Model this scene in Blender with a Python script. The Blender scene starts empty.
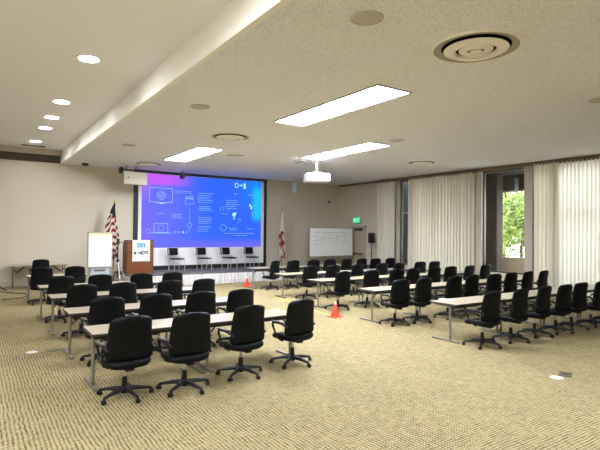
import bpy, bmesh, math, random
from mathutils import Vector, Matrix
random.seed(7)
PI = math.pi
scene = bpy.context.scene
COL = scene.collection

# ------------------------------------------------------------------ materials
def lin(c):
    c = c / 255.0
    return c / 12.92 if c <= 0.04045 else ((c + 0.055) / 1.055) ** 2.4
def rgb(r, g, b): return (lin(r), lin(g), lin(b), 1.0)
def new_mat(name):
    m = bpy.data.materials.new(name); m.use_nodes = True
    nt = m.node_tree
    return m, nt, nt.nodes['Principled BSDF'], nt.nodes['Material Output']
def mat(name, col, rough=0.6, metal=0.0, bump=0.0, scale=60.0, var=0.0, spec=0.5):
    """principled surface with a little procedural colour variation and grain"""
    m, nt, b, out = new_mat(name)
    b.inputs['Base Color'].default_value = col
    b.inputs['Roughness'].default_value = rough
    b.inputs['Metallic'].default_value = metal
    b.inputs['Specular IOR Level'].default_value = spec
    tc = nt.nodes.new('ShaderNodeTexCoord')
    nz = nt.nodes.new('ShaderNodeTexNoise'); nz.inputs['Scale'].default_value = scale
    nt.links.new(tc.outputs['Object'], nz.inputs['Vector'])
    if var > 0:
        mx = nt.nodes.new('ShaderNodeMix'); mx.data_type = 'RGBA'
        mx.inputs['A'].default_value = tuple(c * (1 - var) for c in col[:3]) + (1,)
        mx.inputs['B'].default_value = tuple(min(1, c * (1 + var)) for c in col[:3]) + (1,)
        nt.links.new(nz.outputs['Fac'], mx.inputs['Factor'])
        nt.links.new(mx.outputs['Result'], b.inputs['Base Color'])
    if bump > 0:
        bp = nt.nodes.new('ShaderNodeBump'); bp.inputs['Strength'].default_value = bump
        bp.inputs['Distance'].default_value = 0.01
        nt.links.new(nz.outputs['Fac'], bp.inputs['Height'])
        nt.links.new(bp.outputs['Normal'], b.inputs['Normal'])
    return m
def emit(name, col, strength):
    m, nt, b, out = new_mat(name)
    b.inputs['Base Color'].default_value = (0, 0, 0, 1)
    b.inputs['Emission Color'].default_value = col
    b.inputs['Emission Strength'].default_value = strength
    return m

M = {}
M['wall'] = mat('wall_paint', rgb(203, 194, 176), 0.85, bump=0.05, scale=90, var=0.02)
M['wall_left'] = M['wall']
M['left_ceiling'] = mat('smooth_ceiling', rgb(240, 240, 242), 0.9, bump=0.05, scale=60, var=0.01)
M['soffit'] = mat('soffit_paint', rgb(240, 238, 230), 0.8, var=0.01)
M['darkband'] = mat('dark_brown_band', rgb(62, 54, 40), 0.8, var=0.08)
M['base'] = mat('baseboard_paint', rgb(185, 177, 160), 0.7)
M['blackbase'] = mat('black_vinyl', rgb(22, 22, 24), 0.6)
M['black'] = mat('black_plastic', rgb(17, 18, 21), 0.5, bump=0.1, scale=300, spec=.35)
M['fabric'] = mat('black_chair_fabric', rgb(6, 8, 11), 0.55, bump=0.15, scale=420, var=0.15, spec=0.17)
M['arm'] = mat('armrest_rubber', rgb(44, 46, 50), 0.5)
M['chrome'] = mat('chrome', rgb(205, 205, 205), 0.35, .6)
M['steel'] = mat('grey_steel_tube', rgb(150, 146, 136), 0.38, 0.75)
M['foot'] = mat('dull_steel_foot', rgb(128, 122, 112), 0.5, 0.5)
M['top'] = mat('beige_laminate', rgb(176, 162, 143), 0.28, var=0.04, scale=12)
M['edge'] = mat('dark_table_edge', rgb(62, 58, 54), 0.5)
M['white'] = mat('white_enamel', rgb(238, 238, 236), 0.45)
M['board'] = mat('whiteboard_surface', rgb(240, 241, 243), 0.5)
M['ink'] = mat('marker_ink', rgb(120, 116, 160), 0.6)
M['alu'] = mat('brushed_aluminium', rgb(170, 170, 168), 0.4, 0.7)
M['greyblue'] = mat('grey_blue_panel', rgb(172, 180, 188), 0.6)
M['stagecarpet'] = mat('grey_stage_carpet', rgb(84, 82, 84), 0.95, bump=0.4, scale=150, var=0.2)
M['skirt'] = mat('white_skirt_cloth', rgb(196, 193, 194), 0.85, var=0.03, scale=8)
M['screen'] = mat('screen_fabric', rgb(226, 224, 224), 0.9)
M['cone'] = mat('cone_orange', rgb(240, 66, 34), 0.5)
M['conewhite'] = mat('cone_pale_collar', rgb(232, 205, 190), 0.5)
M['yellow'] = mat('yellow_tape', rgb(214, 190, 84), 0.6)
M['folder'] = mat('yellow_card', rgb(236, 224, 60), 0.6)
M['paper'] = mat('white_paper', rgb(212, 212, 208), 0.8)
M['door'] = mat('door_paint', rgb(172, 160, 138), 0.55, var=0.02)
M['bronze'] = mat('bronze_window_metal', rgb(58, 50, 42), 0.45, 0.3)
M['pale_frame'] = mat('pale_window_pier', rgb(176, 166, 152), 0.7, var=0.03)
M['valance'] = mat('brown_valance', rgb(112, 98, 72), 0.7, var=0.08)
M['grille'] = mat('speaker_grille', rgb(190, 186, 176), 0.7, bump=0.5, scale=220)
M['vent'] = mat('vent_enamel', rgb(236, 232, 222), 0.5)
M['ventshade'] = mat('vent_recess_shade', rgb(158, 150, 134), 0.6)  # shading of the vent recess, painted as a grey tone
M['ventgap'] = mat('slot_and_plate_brown', rgb(92, 84, 70), 0.7)  # dark brown of the slots and floor plates
M['ventdark'] = mat('vent_throat_shade', rgb(44, 40, 34), 0.8)  # painted darkness on a flat disc, stands for the shaded throat
M['lamp'] = emit('troffer_lens', (0.91, 0.965, 1.05, 1), 35.0)
M['down'] = emit('downlight_lens', (0.95, 0.97, 1.0, 1), 60.0)
M['exit_green'] = emit('exit_green_glow', rgb(60, 200, 130), .52)
M['exit_letter'] = emit('exit_letter_glow', rgb(150, 240, 190), .75)
M['concrete'] = mat('exterior_concrete', rgb(150, 132, 112), 0.9, bump=0.3, scale=30, var=0.1)
M['darkconcrete'] = mat('dark_brown_exterior', rgb(46, 36, 28), 0.9, var=0.15, scale=5)
M['navydark'] = mat('dark_exterior_wall', rgb(34, 38, 46), 0.8, var=0.1, scale=3)
M['ground'] = mat('exterior_paving', rgb(150, 145, 130), 0.9, var=0.1)
M['bark'] = mat('bark', rgb(88, 76, 62), 0.9, var=0.2, scale=20)
M['cable'] = mat('cable_rubber', rgb(24, 24, 24), 0.6)
M['gold'] = mat('gold_pole', rgb(190, 150, 70), 0.35, 0.7)
M['polewood'] = mat('flagpole_wood', rgb(110, 74, 44), 0.5)
M['logo'] = mat('logo_blue', rgb(36, 104, 156), 0.6)
M['logopale'] = mat('logo_pale_letters', rgb(176, 222, 240), 0.6)
M['signtext'] = mat('sign_black_ink', rgb(16, 24, 28), 0.6)
M['signteal'] = mat('sign_teal_ink', rgb(16, 70, 76), 0.6)
M['signred'] = mat('sign_red_ink', rgb(120, 50, 50), 0.6)
M['plaque'] = mat('red_brown_plaque', rgb(112, 44, 18), 0.4)
M['cap'] = mat('near_black_trim', rgb(34, 28, 24), 0.5)
M['pendant'] = mat('projector_lit_housing', rgb(205, 212, 238), 0.5)  # bluish tint paints in the projector light it reflects
M['darkgrey'] = mat('dark_grey_housing', rgb(62, 60, 68), 0.5)
M['beigebox'] = mat('beige_housing', rgb(205, 198, 182), 0.6, var=0.02)

def wood():
    m, nt, b, out = new_mat('orange_brown_veneer')
    tc = nt.nodes.new('ShaderNodeTexCoord'); mp = nt.nodes.new('ShaderNodeMapping')
    mp.inputs['Scale'].default_value = (14, 14, 1.2)
    nz = nt.nodes.new('ShaderNodeTexNoise'); nz.inputs['Scale'].default_value = 3; nz.inputs['Detail'].default_value = 5
    cr = nt.nodes.new('ShaderNodeValToRGB')
    cr.color_ramp.elements[0].position = 0.3; cr.color_ramp.elements[0].color = rgb(84, 44, 16)
    cr.color_ramp.elements[1].position = 0.75; cr.color_ramp.elements[1].color = rgb(118, 68, 26)
    L = nt.links.new
    L(tc.outputs['Object'], mp.inputs['Vector']); L(mp.outputs['Vector'], nz.inputs['Vector'])
    L(nz.outputs['Fac'], cr.inputs['Fac']); L(cr.outputs['Color'], b.inputs['Base Color'])
    b.inputs['Roughness'].default_value = 0.4
    return m
M['wood'] = wood()

def carpet():
    m, nt, b, out = new_mat('woven_beige_carpet')
    N = nt.nodes.new; L = nt.links.new
    tc = N('ShaderNodeTexCoord')
    def streak(rot, sx, sy, scale):
        mp = N('ShaderNodeMapping'); mp.inputs['Rotation'].default_value = (0, 0, rot)
        mp.inputs['Scale'].default_value = (sx, sy, 1)
        nz = N('ShaderNodeTexNoise'); nz.inputs['Scale'].default_value = scale
        nz.inputs['Detail'].default_value = 2.5; nz.inputs['Roughness'].default_value = 0.6
        L(tc.outputs['Object'], mp.inputs['Vector']); L(mp.outputs['Vector'], nz.inputs['Vector'])
        return nz.outputs['Fac']
    def weave(direction, scale, dist):
        w = N('ShaderNodeTexWave'); w.wave_type = 'BANDS'; w.bands_direction = direction; w.wave_profile = 'SIN'
        w.inputs['Scale'].default_value = scale; w.inputs['Distortion'].default_value = dist
        w.inputs['Detail'].default_value = 2; w.inputs['Detail Scale'].default_value = 0.35
        L(tc.outputs['Object'], w.inputs['Vector']); return w.outputs['Fac']
    def mul(p, q):
        n = N('ShaderNodeMath'); n.operation = 'MULTIPLY'; L(p, n.inputs[0]); L(q, n.inputs[1]); return n.outputs[0]
    a = mul(weave('Y', 8.6, 4.5), streak(0.05, 1.0, 6.0, 8.0))
    c = mul(weave('X', 7.8, 4.5), streak(-0.05, 6.0, 1.0, 8.0))
    big = streak(0.4, 1.0, 1.0, 1.1)
    fine = streak(0.0, 1.0, 1.0, 60)
    mx = N('ShaderNodeMath'); mx.operation = 'MAXIMUM'; L(a, mx.inputs[0]); L(c, mx.inputs[1])
    m2 = N('ShaderNodeMath'); m2.operation = 'MULTIPLY_ADD'; L(fine, m2.inputs[0]); m2.inputs[1].default_value = 0.22; L(mx.outputs[0], m2.inputs[2])
    m3 = N('ShaderNodeMath'); m3.operation = 'MULTIPLY_ADD'; L(big, m3.inputs[0]); m3.inputs[1].default_value = 0.10; L(m2.outputs[0], m3.inputs[2])
    cr = N('ShaderNodeValToRGB'); e = cr.color_ramp.elements
    e[0].position = 0.30; e[0].color = rgb(172, 158, 122)
    e[1].position = 0.76; e[1].color = rgb(76, 65, 40)
    k = e.new(0.52); k.color = rgb(142, 129, 94)
    L(m3.outputs[0], cr.inputs['Fac']); L(cr.outputs['Color'], b.inputs['Base Color'])
    bp = N('ShaderNodeBump'); bp.inputs['Strength'].default_value = 0.35; bp.inputs['Distance'].default_value = 0.01
    L(m2.outputs[0], bp.inputs['Height']); L(bp.outputs['Normal'], b.inputs['Normal'])
    b.inputs['Roughness'].default_value = 0.95; b.inputs['Specular IOR Level'].default_value = 0.1
    return m
M['carpet'] = carpet()

def popcorn():
    m, nt, b, out = new_mat('popcorn_ceiling')
    N = nt.nodes.new; L = nt.links.new
    tc = N('ShaderNodeTexCoord')
    nz = N('ShaderNodeTexNoise'); nz.inputs['Scale'].default_value = 42; nz.inputs['Detail'].default_value = 3
    L(tc.outputs['Object'], nz.inputs['Vector'])
    n2 = N('ShaderNodeTexNoise'); n2.inputs['Scale'].default_value = 0.5; n2.inputs['Detail'].default_value = 3
    L(tc.outputs['Object'], n2.inputs['Vector'])
    cr = N('ShaderNodeValToRGB'); e = cr.color_ramp.elements
    e[0].position = 0.30; e[0].color = rgb(212, 212, 212); e[1].position = 0.55; e[1].color = rgb(240, 240, 242)
    L(nz.outputs['Fac'], cr.inputs['Fac'])
    mx = N('ShaderNodeMix'); mx.data_type = 'RGBA'; mx.blend_type = 'MULTIPLY'; mx.inputs['Factor'].default_value = 0.08
    L(cr.outputs['Color'], mx.inputs['A']); L(n2.outputs['Color'], mx.inputs['B'])
    bw = N('ShaderNodeRGBToBW'); L(n2.outputs['Color'], bw.inputs['Color']); L(bw.outputs['Val'], mx.inputs['B'])
    L(mx.outputs['Result'], b.inputs['Base Color'])
    bp = N('ShaderNodeBump'); bp.inputs['Strength'].default_value = 0.6; bp.inputs['Distance'].default_value = 0.02
    L(nz.outputs['Fac'], bp.inputs['Height']); L(bp.outputs['Normal'], b.inputs['Normal'])
    b.inputs['Roughness'].default_value = 0.95; b.inputs['Specular IOR Level'].default_value = 0.1
    return m
M['popcorn'] = popcorn()

def curtain_mat(name, col, trans):
    m, nt, b, out = new_mat(name)
    N = nt.nodes.new; L = nt.links.new
    tc = N('ShaderNodeTexCoord'); nz = N('ShaderNodeTexNoise'); nz.inputs['Scale'].default_value = 6
    mp = N('ShaderNodeMapping'); mp.inputs['Scale'].default_value = (3, 3, 0.15)
    L(tc.outputs['Object'], mp.inputs['Vector']); L(mp.outputs['Vector'], nz.inputs['Vector'])
    mx = N('ShaderNodeMix'); mx.data_type = 'RGBA'
    mx.inputs['A'].default_value = tuple(c * 0.88 for c in col[:3]) + (1,); mx.inputs['B'].default_value = col
    L(nz.outputs['Fac'], mx.inputs['Factor']); L(mx.outputs['Result'], b.inputs['Base Color'])
    b.inputs['Roughness'].default_value = 0.95; b.inputs['Specular IOR Level'].default_value = 0.1
    tr = N('ShaderNodeBsdfTranslucent'); L(mx.outputs['Result'], tr.inputs['Color'])
    ms = N('ShaderNodeMixShader'); ms.inputs['Fac'].default_value = trans
    L(b.outputs['BSDF'], ms.inputs[1]); L(tr.outputs['BSDF'], ms.inputs[2]); L(ms.outputs['Shader'], out.inputs['Surface'])
    return m
M['curtain'] = curtain_mat('ivory_curtain', rgb(234, 228, 215), 0.22)
M['sheer'] = curtain_mat('sheer_ivory_curtain', rgb(232, 228, 220), 0.36)

def glass_mat():
    m, nt, b, out = new_mat('window_glass')
    N = nt.nodes.new; L = nt.links.new
    t = N('ShaderNodeBsdfTransparent'); t.inputs['Color'].default_value = (0.9, 0.93, 0.92, 1)
    g = N('ShaderNodeBsdfGlossy'); g.inputs['Roughness'].default_value = 0.02
    fr = N('ShaderNodeFresnel'); fr.inputs['IOR'].default_value = 1.22
    ms = N('ShaderNodeMixShader'); L(fr.outputs['Fac'], ms.inputs['Fac'])
    L(t.outputs[0], ms.inputs[1]); L(g.outputs[0], ms.inputs[2]); L(ms.outputs[0], out.inputs['Surface'])
    return m
M['glass'] = glass_mat()

def leaf_mat():
    m, nt, b, out = new_mat('spring_leaves')
    N = nt.nodes.new; L = nt.links.new
    tc = N('ShaderNodeTexCoord'); nz = N('ShaderNodeTexNoise'); nz.inputs['Scale'].default_value = 1.5
    L(tc.outputs['Object'], nz.inputs['Vector'])
    cr = N('ShaderNodeValToRGB'); e = cr.color_ramp.elements
    e[0].position = 0.35; e[0].color = rgb(92, 116, 44); e[1].position = 0.65; e[1].color = rgb(156, 172, 86)
    L(nz.outputs['Fac'], cr.inputs['Fac']); L(cr.outputs['Color'], b.inputs['Base Color'])
    tr = N('ShaderNodeBsdfTranslucent'); L(cr.outputs['Color'], tr.inputs['Color'])
    ms = N('ShaderNodeMixShader'); ms.inputs['Fac'].default_value = 0.5
    L(b.outputs['BSDF'], ms.inputs[1]); L(tr.outputs['BSDF'], ms.inputs[2]); L(ms.outputs['Shader'], out.inputs['Surface'])
    return m
M['leaf'] = leaf_mat()

def slide_mat():
    """the projected slide: blue, magenta at top left, cyan at the right edge (object x 5.5..10.87, z 1.3..4.23)"""
    m, nt, b, out = new_mat('projected_slide')
    N = nt.nodes.new; L = nt.links.new
    tc = N('ShaderNodeTexCoord'); sp = N('ShaderNodeSeparateXYZ'); L(tc.outputs['Object'], sp.inputs[0])
    def rng(sock, a, c):
        r = N('ShaderNodeMapRange'); r.interpolation_type = 'SMOOTHSTEP'
        r.inputs['From Min'].default_value = a; r.inputs['From Max'].default_value = c; L(sock, r.inputs['Value']); return r.outputs['Result']
    def mul(p, q):
        n = N('ShaderNodeMath'); n.operation = 'MULTIPLY'; L(p, n.inputs[0]); L(q, n.inputs[1]); return n.outputs[0]
    def mix(A, B, f):
        n = N('ShaderNodeMix'); n.data_type = 'RGBA'
        for s, v in (('A', A), ('B', B)):
            if isinstance(v, tuple): n.inputs[s].default_value = v
            else: L(v, n.inputs[s])
        L(f, n.inputs['Factor']); return n.outputs['Result']
    x, z = sp.outputs['X'], sp.outputs['Z']
    c = mix(rgb(98, 106, 246), rgb(44, 100, 252), rng(x, 6.0, 8.6))
    c = mix(c, rgb(20, 128, 250), mul(rng(x, 9.2, 10.7), rng(z, 2.6, 4.0)))
    c = mix(c, rgb(28, 186, 250), mul(rng(x, 10.3, 10.6), mul(rng(z, 2.3, 2.7), rng(z, 4.15, 3.7))))
    c = mix(c, rgb(124, 100, 244), mul(rng(x, 6.3, 5.5), rng(z, 4.6, 1.2)))
    c = mix(c, rgb(160, 110, 250), mul(rng(x, 6.0, 5.6), rng(z, 3.0, 3.9)))
    c = mix(c, rgb(196, 92, 250), mul(rng(z, 3.72, 3.95), rng(x, 7.9, 6.3)))
    c = mix(c, rgb(104, 104, 250), rng(z, 1.75, 1.35))
    b.inputs['Base Color'].default_value = (0.02, 0.02, 0.02, 1); b.inputs['Roughness'].default_value = 0.9
    b.inputs['Specular IOR Level'].default_value = 0.0
    L(c, b.inputs['Emission Color']); b.inputs['Emission Strength'].default_value = 0.52
    return m
M['slide'] = slide_mat()
M['slideline'] = emit('slide_pale_lines', rgb(150, 190, 255), .52)
M['slidetext'] = emit('slide_pale_text', rgb(122, 166, 255), .52)
M['slidebright'] = emit('slide_bright_marks', rgb(170, 240, 255), .52)

def us_flag_mat():
    m, nt, b, out = new_mat('striped_flag_cloth')
    N = nt.nodes.new; L = nt.links.new
    uv = N('ShaderNodeUVMap'); sp = N('ShaderNodeSeparateXYZ'); L(uv.outputs['UV'], sp.inputs[0])
    w = N('ShaderNodeMath'); w.operation = 'MULTIPLY'; w.inputs[1].default_value = 6.5; L(sp.outputs['X'], w.inputs[0])
    fr = N('ShaderNodeMath'); fr.operation = 'FRACT'; L(w.outputs[0], fr.inputs[0])
    gt = N('ShaderNodeMath'); gt.operation = 'GREATER_THAN'; gt.inputs[1].default_value = 0.5; L(fr.outputs[0], gt.inputs[0])
    mx = N('ShaderNodeMix'); mx.data_type = 'RGBA'; mx.inputs['A'].default_value = rgb(112, 22, 32); mx.inputs['B'].default_value = rgb(190, 180, 170)
    L(gt.outputs[0], mx.inputs['Factor'])
    cn = N('ShaderNodeMath'); cn.operation = 'GREATER_THAN'; cn.inputs[1].default_value = 0.77; L(sp.outputs['Y'], cn.inputs[0])
    m2 = N('ShaderNodeMix'); m2.data_type = 'RGBA'; m2.inputs['B'].default_value = rgb(12, 13, 24)
    L(cn.outputs[0], m2.inputs['Factor']); L(mx.outputs['Result'], m2.inputs['A']); L(m2.outputs['Result'], b.inputs['Base Color'])
    b.inputs['Roughness'].default_value = 0.85
    return m
M['usflag'] = us_flag_mat()
def pale_flag_mat():
    m, nt, b, out = new_mat('pale_flag_cloth')
    N = nt.nodes.new; L = nt.links.new
    uv = N('ShaderNodeUVMap'); mp = N('ShaderNodeMapping'); mp.inputs['Scale'].default_value = (1.2, 2.6, 1)
    nz = N('ShaderNodeTexNoise'); nz.inputs['Scale'].default_value = 2.2; nz.inputs['Detail'].default_value = 1
    L(uv.outputs['UV'], mp.inputs['Vector']); L(mp.outputs['Vector'], nz.inputs['Vector'])
    sp = N('ShaderNodeSeparateXYZ'); L(uv.outputs['UV'], sp.inputs[0])
    lo = N('ShaderNodeMapRange'); lo.inputs['From Min'].default_value = 0.62; lo.inputs['From Max'].default_value = 0.5
    L(sp.outputs['Y'], lo.inputs['Value'])
    mu = N('ShaderNodeMath'); mu.operation = 'MULTIPLY'; L(nz.outputs['Fac'], mu.inputs[0]); L(lo.outputs['Result'], mu.inputs[1])
    cr = N('ShaderNodeValToRGB'); e = cr.color_ramp.elements
    e[0].position = 0.46; e[0].color = rgb(214, 204, 188); e[1].position = 0.54; e[1].color = rgb(134, 54, 42)
    L(mu.outputs[0], cr.inputs['Fac']); L(cr.outputs['Color'], b.inputs['Base Color'])
    b.inputs['Roughness'].default_value = 0.85
    return m
M['paleflag'] = pale_flag_mat()

# ------------------------------------------------------------------ mesh helpers
class MB:
    def __init__(s): s.v = []; s.f = []; s.uv = None
    def add(s, vs, fs):
        o = len(s.v); s.v += [tuple(p) for p in vs]; s.f += [tuple(i + o for i in f) for f in fs]; return s
    def box(s, x0, x1, y0, y1, z0, z1):
        v = [(x, y, z) for z in (z0, z1) for y in (y0, y1) for x in (x0, x1)]
        return s.add(v, [(0, 2, 3, 1), (4, 5, 7, 6), (0, 1, 5, 4), (2, 6, 7, 3), (0, 4, 6, 2), (1, 3, 7, 5)])
    def bbox(s, x0, x1, y0, y1, z0, z1, r=0.01, seg=2):
        bm = bmesh.new(); bmesh.ops.create_cube(bm, size=1)
        for v in bm.verts:
            v.co = Vector(((x0 + x1) / 2 + v.co.x * (x1 - x0), (y0 + y1) / 2 + v.co.y * (y1 - y0), (z0 + z1) / 2 + v.co.z * (z1 - z0)))
        bmesh.ops.bevel(bm, geom=bm.edges[:] , offset=r, segments=seg, affect='EDGES', profile=0.5)
        return s.frombm(bm)
    def frombm(s, bm):
        bm.verts.ensure_lookup_table(); bm.verts.index_update()
        s.add([v.co[:] for v in bm.verts], [[v.index for v in f.verts] for f in bm.faces]); bm.free(); return s
    def tube(s, pts, r, n=8, rx=None, cap=True):
        """tube through pts; r may be a list"""
        pts = [Vector(p) for p in pts]; k = len(pts); rs = r if isinstance(r, (list, tuple)) else [r] * k
        T = [(pts[min(i + 1, k - 1)] - pts[max(i - 1, 0)]).normalized() for i in range(k)]
        up = Vector((0, 0, 1)) if abs(T[0].z) < 0.9 else Vector((1, 0, 0))
        a = T[0].cross(up).normalized(); vs = []
        for i in range(k):
            a = (a - T[i] * a.dot(T[i])).normalized(); b = T[i].cross(a)
            for j in range(n):
                t = 2 * PI * j / n
                vs.append(pts[i] + (a * math.cos(t) * (rx or 1) + b * math.sin(t)) * rs[i])
        fs = [(i * n + j, i * n + (j + 1) % n, (i + 1) * n + (j + 1) % n, (i + 1) * n + j) for i in range(k - 1) for j in range(n)]
        if cap: fs += [tuple(range(n - 1, -1, -1)), tuple((k - 1) * n + j for j in range(n))]
        return s.add(vs, fs)
    def lathe(s, prof, c=(0, 0, 0), n=24, a0=0, cap=True):
        vs = [(c[0] + r * math.cos(2 * PI * j / n + a0), c[1] + r * math.sin(2 * PI * j / n + a0), c[2] + z) for r, z in prof for j in range(n)]
        k = len(prof)
        fs = [(i * n + j, i * n + (j + 1) % n, (i + 1) * n + (j + 1) % n, (i + 1) * n + j) for i in range(k - 1) for j in range(n)]
        if cap: fs += [tuple(range(n - 1, -1, -1)), tuple((k - 1) * n + j for j in range(n))]
        return s.add(vs, fs)
    def prism(s, poly, y0, y1):
        """polygon in x,z extruded along y"""
        n = len(poly); v = [(x, y0, z) for x, z in poly] + [(x, y1, z) for x, z in poly]
        return s.add(v, [tuple(range(n)), tuple(range(2 * n - 1, n - 1, -1))] + [(i, i + n, (i + 1) % n + n, (i + 1) % n) for i in range(n)])
    def grid(s, fn, nu, nv, close_u=False):
        vs = [fn(i / nu, j / nv) for j in range(nv + 1) for i in range(nu + (0 if close_u else 1))]
        w = nu if close_u else nu + 1
        fs = []
        for j in range(nv):
            for i in range(nu):
                i2 = (i + 1) % w if close_u else i + 1
                fs.append((j * w + i, j * w + i2, (j + 1) * w + i2, (j + 1) * w + i))
        return s.add(vs, fs)
    def xf(s, mtx, start=0):
        s.v[start:] = [tuple(mtx @ Vector(p)) for p in s.v[start:]]; return s
    def build(s, name, m, parent=None, smooth=None, loc=None):
        me = bpy.data.meshes.new(name); me.from_pydata(s.v, [], s.f)
        bm = bmesh.new(); bm.from_mesh(me); bmesh.ops.recalc_face_normals(bm, faces=bm.faces[:]); bm.to_mesh(me); bm.free()
        if smooth is not None:
            for p in me.polygons: p.use_smooth = True
            me.set_sharp_from_angle(angle=math.radians(smooth))
        me.materials.append(m)
        o = bpy.data.objects.new(name, me); COL.objects.link(o)
        if parent: o.parent = parent
        if loc: o.location = loc
        return o

def tag(o, label, cat, group=None, kind=None):
    o['label'] = label; o['category'] = cat
    if group: o['group'] = group
    if kind: o['kind'] = kind
    return o
def thing(name, label, cat, loc=(0, 0, 0), rz=0, group=None):
    o = bpy.data.objects.new(name, None); COL.objects.link(o)
    o.empty_display_size = 0.1; o.location = loc; o.rotation_euler = (0, 0, rz)
    return tag(o, label, cat, group)
def struct(mb, name, m, smooth=None):
    o = mb.build(name, m, smooth=smooth); o['kind'] = 'structure'; return o
def copy_tree(o, parent=None):
    kids = list(o.children)
    c = o.copy(); COL.objects.link(c)
    if parent: c.parent = parent
    for k in kids: copy_tree(k, c)
    return c
def text_mesh(name, body, m, parent, size, mtx, offset=0.0):
    cu = bpy.data.curves.new(name, 'FONT'); cu.body = body; cu.size = size; cu.extrude = 0.001
    cu.align_x = 'CENTER'; cu.align_y = 'CENTER'; cu.offset = offset
    t = bpy.data.objects.new(name, cu); COL.objects.link(t)
    dg = bpy.context.evaluated_depsgraph_get(); me = bpy.data.meshes.new_from_object(t.evaluated_get(dg))
    bpy.data.objects.remove(t); me.transform(mtx); me.materials.clear(); me.materials.append(m)
    o = bpy.data.objects.new(name, me); COL.objects.link(o); o.parent = parent
    return o

# ------------------------------------------------------------------ setting
D, XW, CE, XS, CL = 19.6, 15.445, 4.373, 2.653, 4.84
XL, YB = -3.0, -4.5
struct(MB().box(XL - .2, XW + .2, YB - .2, D + .2, -.12, 0), 'floor', M['carpet'])
struct(MB().box(XS, XW + .2, YB - .2, D + .2, CE, CE + .9), 'ceiling_main', M['popcorn'])
struct(MB().box(XL - .2, XS, YB - .2, D + .2, CL, CL + .4), 'ceiling_side', M['left_ceiling'])
struct(MB().box(XS - .03, XS, YB, D - .02, CE + .11, CL), 'trim_1', M['soffit'])
struct(MB().bbox(XS - .07, XS + .02, YB, D - .02, CE - .012, CE + .11, .008), 'trim_2', M['soffit'])
struct(MB().box(XL - .2, XW + .2, D, D + .2, 0, CL + .3), 'wall_back', M['wall'])
struct(MB().box(XL - .2, XL, YB, D, 0, CL + .3), 'wall_left', M['wall'])
struct(MB().box(XL, XW, YB - .2, YB, 0, CL + .3), 'wall_rear', M['wall'])
struct(MB().box(XL, XS - .08, D - .06, D, 4.39, 4.65), 'trim_3', M['darkband'])
struct(MB().box(XL, 4.1, D - .02, D, 0, .18), 'baseboard_back', M['base'])
struct(MB().box(5.34, 11.02, D - .10, D, .42, .577), 'trim_4', M['blackbase'])
# right wall with window openings
wr = MB()
openings = [(15.6, 16.5, .3, 4.22), (14.66, 15.36, .62, 4.26), (11.75, 14.5, .3, 4.22), (9.52, 11.22, .62, 4.26), (5.7, 9.0, .3, 4.22)]
ys = sorted(openings)
y = YB
for a, b, z0, z1 in ys:
    wr.box(XW, XW + .2, y, a, 0, CE); wr.box(XW, XW + .2, a, b, 0, z0); wr.box(XW, XW + .2, a, b, z1, CE); y = b
wr.box(XW, XW + .2, y, D, 0, CE)
struct(wr, 'wall_right', M['wall'])
struct(MB().box(XW - .16, XW, YB, 16.62, CE - .125, CE), 'trim_5', M['valance'])
struct(MB().box(XW - .05, XW, 16.62, D, CE - .09, CE), 'trim_6', M['valance'])
struct(MB().box(XW - .02, XW, 16.7, 17.6, 0, .12), 'baseboard_right', M['base'])
def window(n, y0, y1, z0, z1, transoms=(), mull=(), w=.05, fm='bronze'):
    f = MB()
    f.box(XW + .03, XW + .15, y0, y0 + w, z0, z1); f.box(XW + .03, XW + .15, y1 - w, y1, z0, z1)
    f.box(XW + .03, XW + .15, y0, y1, z0, z0 + w); f.box(XW + .03, XW + .15, y0, y1, z1 - w, z1)
    for t in mull: f.box(XW + .03, XW + .15, t - w / 2, t + w / 2, z0, z1)
    fr = struct(f, 'window_%d' % n, M[fm])
    if transoms:
        t = MB()
        for z in transoms: t.box(XW + .02, XW + .14, y0, y1, z - .03, z + .03)
        t.build('transom_bar', M['alu'], fr)
    MB().box(XW + .08, XW + .09, y0, y1, z0, z1).build('pane', M['glass'], fr)
window(1, 14.66, 15.36, .62, 4.26, (2.85,))
window(5, 15.6, 16.5, .3, 4.22)  # window hidden behind the end curtain, added for extra daylight
window(2, 11.75, 14.5, .3, 4.22, (), (12.5, 13.5))
window(3, 9.52, 11.22, .62, 4.26)
window(4, 5.7, 9.0, .3, 4.22, (2.75,), (7.2, 8.45))
# pale piers either side of the clear window
struct(MB().box(XW - .10, XW + .02, 9.24, 9.52, 0, CE - .125), 'trim_7', M['pale_frame'])
struct(MB().box(XW - .10, XW + .02, 11.20, 11.42, 0, CE - .125), 'trim_8', M['pale_frame'])
struct(MB().box(XW - .08, XW + .02, 15.36, 15.52, 0, CE - .125), 'trim_9', M['pale_frame'])
struct(MB().box(XW - .05, XW + .02, 9.14, 9.24, 0, CE - .125), 'trim_10', M['bronze'])
# door in the right wall by the corner
dr = struct(MB().box(XW - .03, XW, 17.66, 18.54, .01, 2.22), 'door_1', M['door'])
f = MB(); f.box(XW - .05, XW, 17.58, 17.66, 0, 2.30); f.box(XW - .05, XW, 18.54, 18.62, 0, 2.30); f.box(XW - .05, XW, 17.58, 18.62, 2.22, 2.30)
f.build('door_frame', M['pale_frame'], dr)
f = MB(); f.bbox(XW - .10, XW - .06, 17.76, 18.44, .93, 1.0, .01); f.box(XW - .08, XW - .03, 17.78, 17.86, .92, 1.01); f.box(XW - .08, XW - .03, 18.34, 18.42, .92, 1.01)
f.build('push_bar', M['cap'], dr)
MB().bbox(XW - .11, XW - .03, 17.8, 18.3, 2.08, 2.2, .01).build('door_closer', M['darkgrey'], dr)
MB().box(XW - .035, XW - .03, 18.25, 18.45, .1, .35).build('kick_plate', M['alu'], dr)

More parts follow.
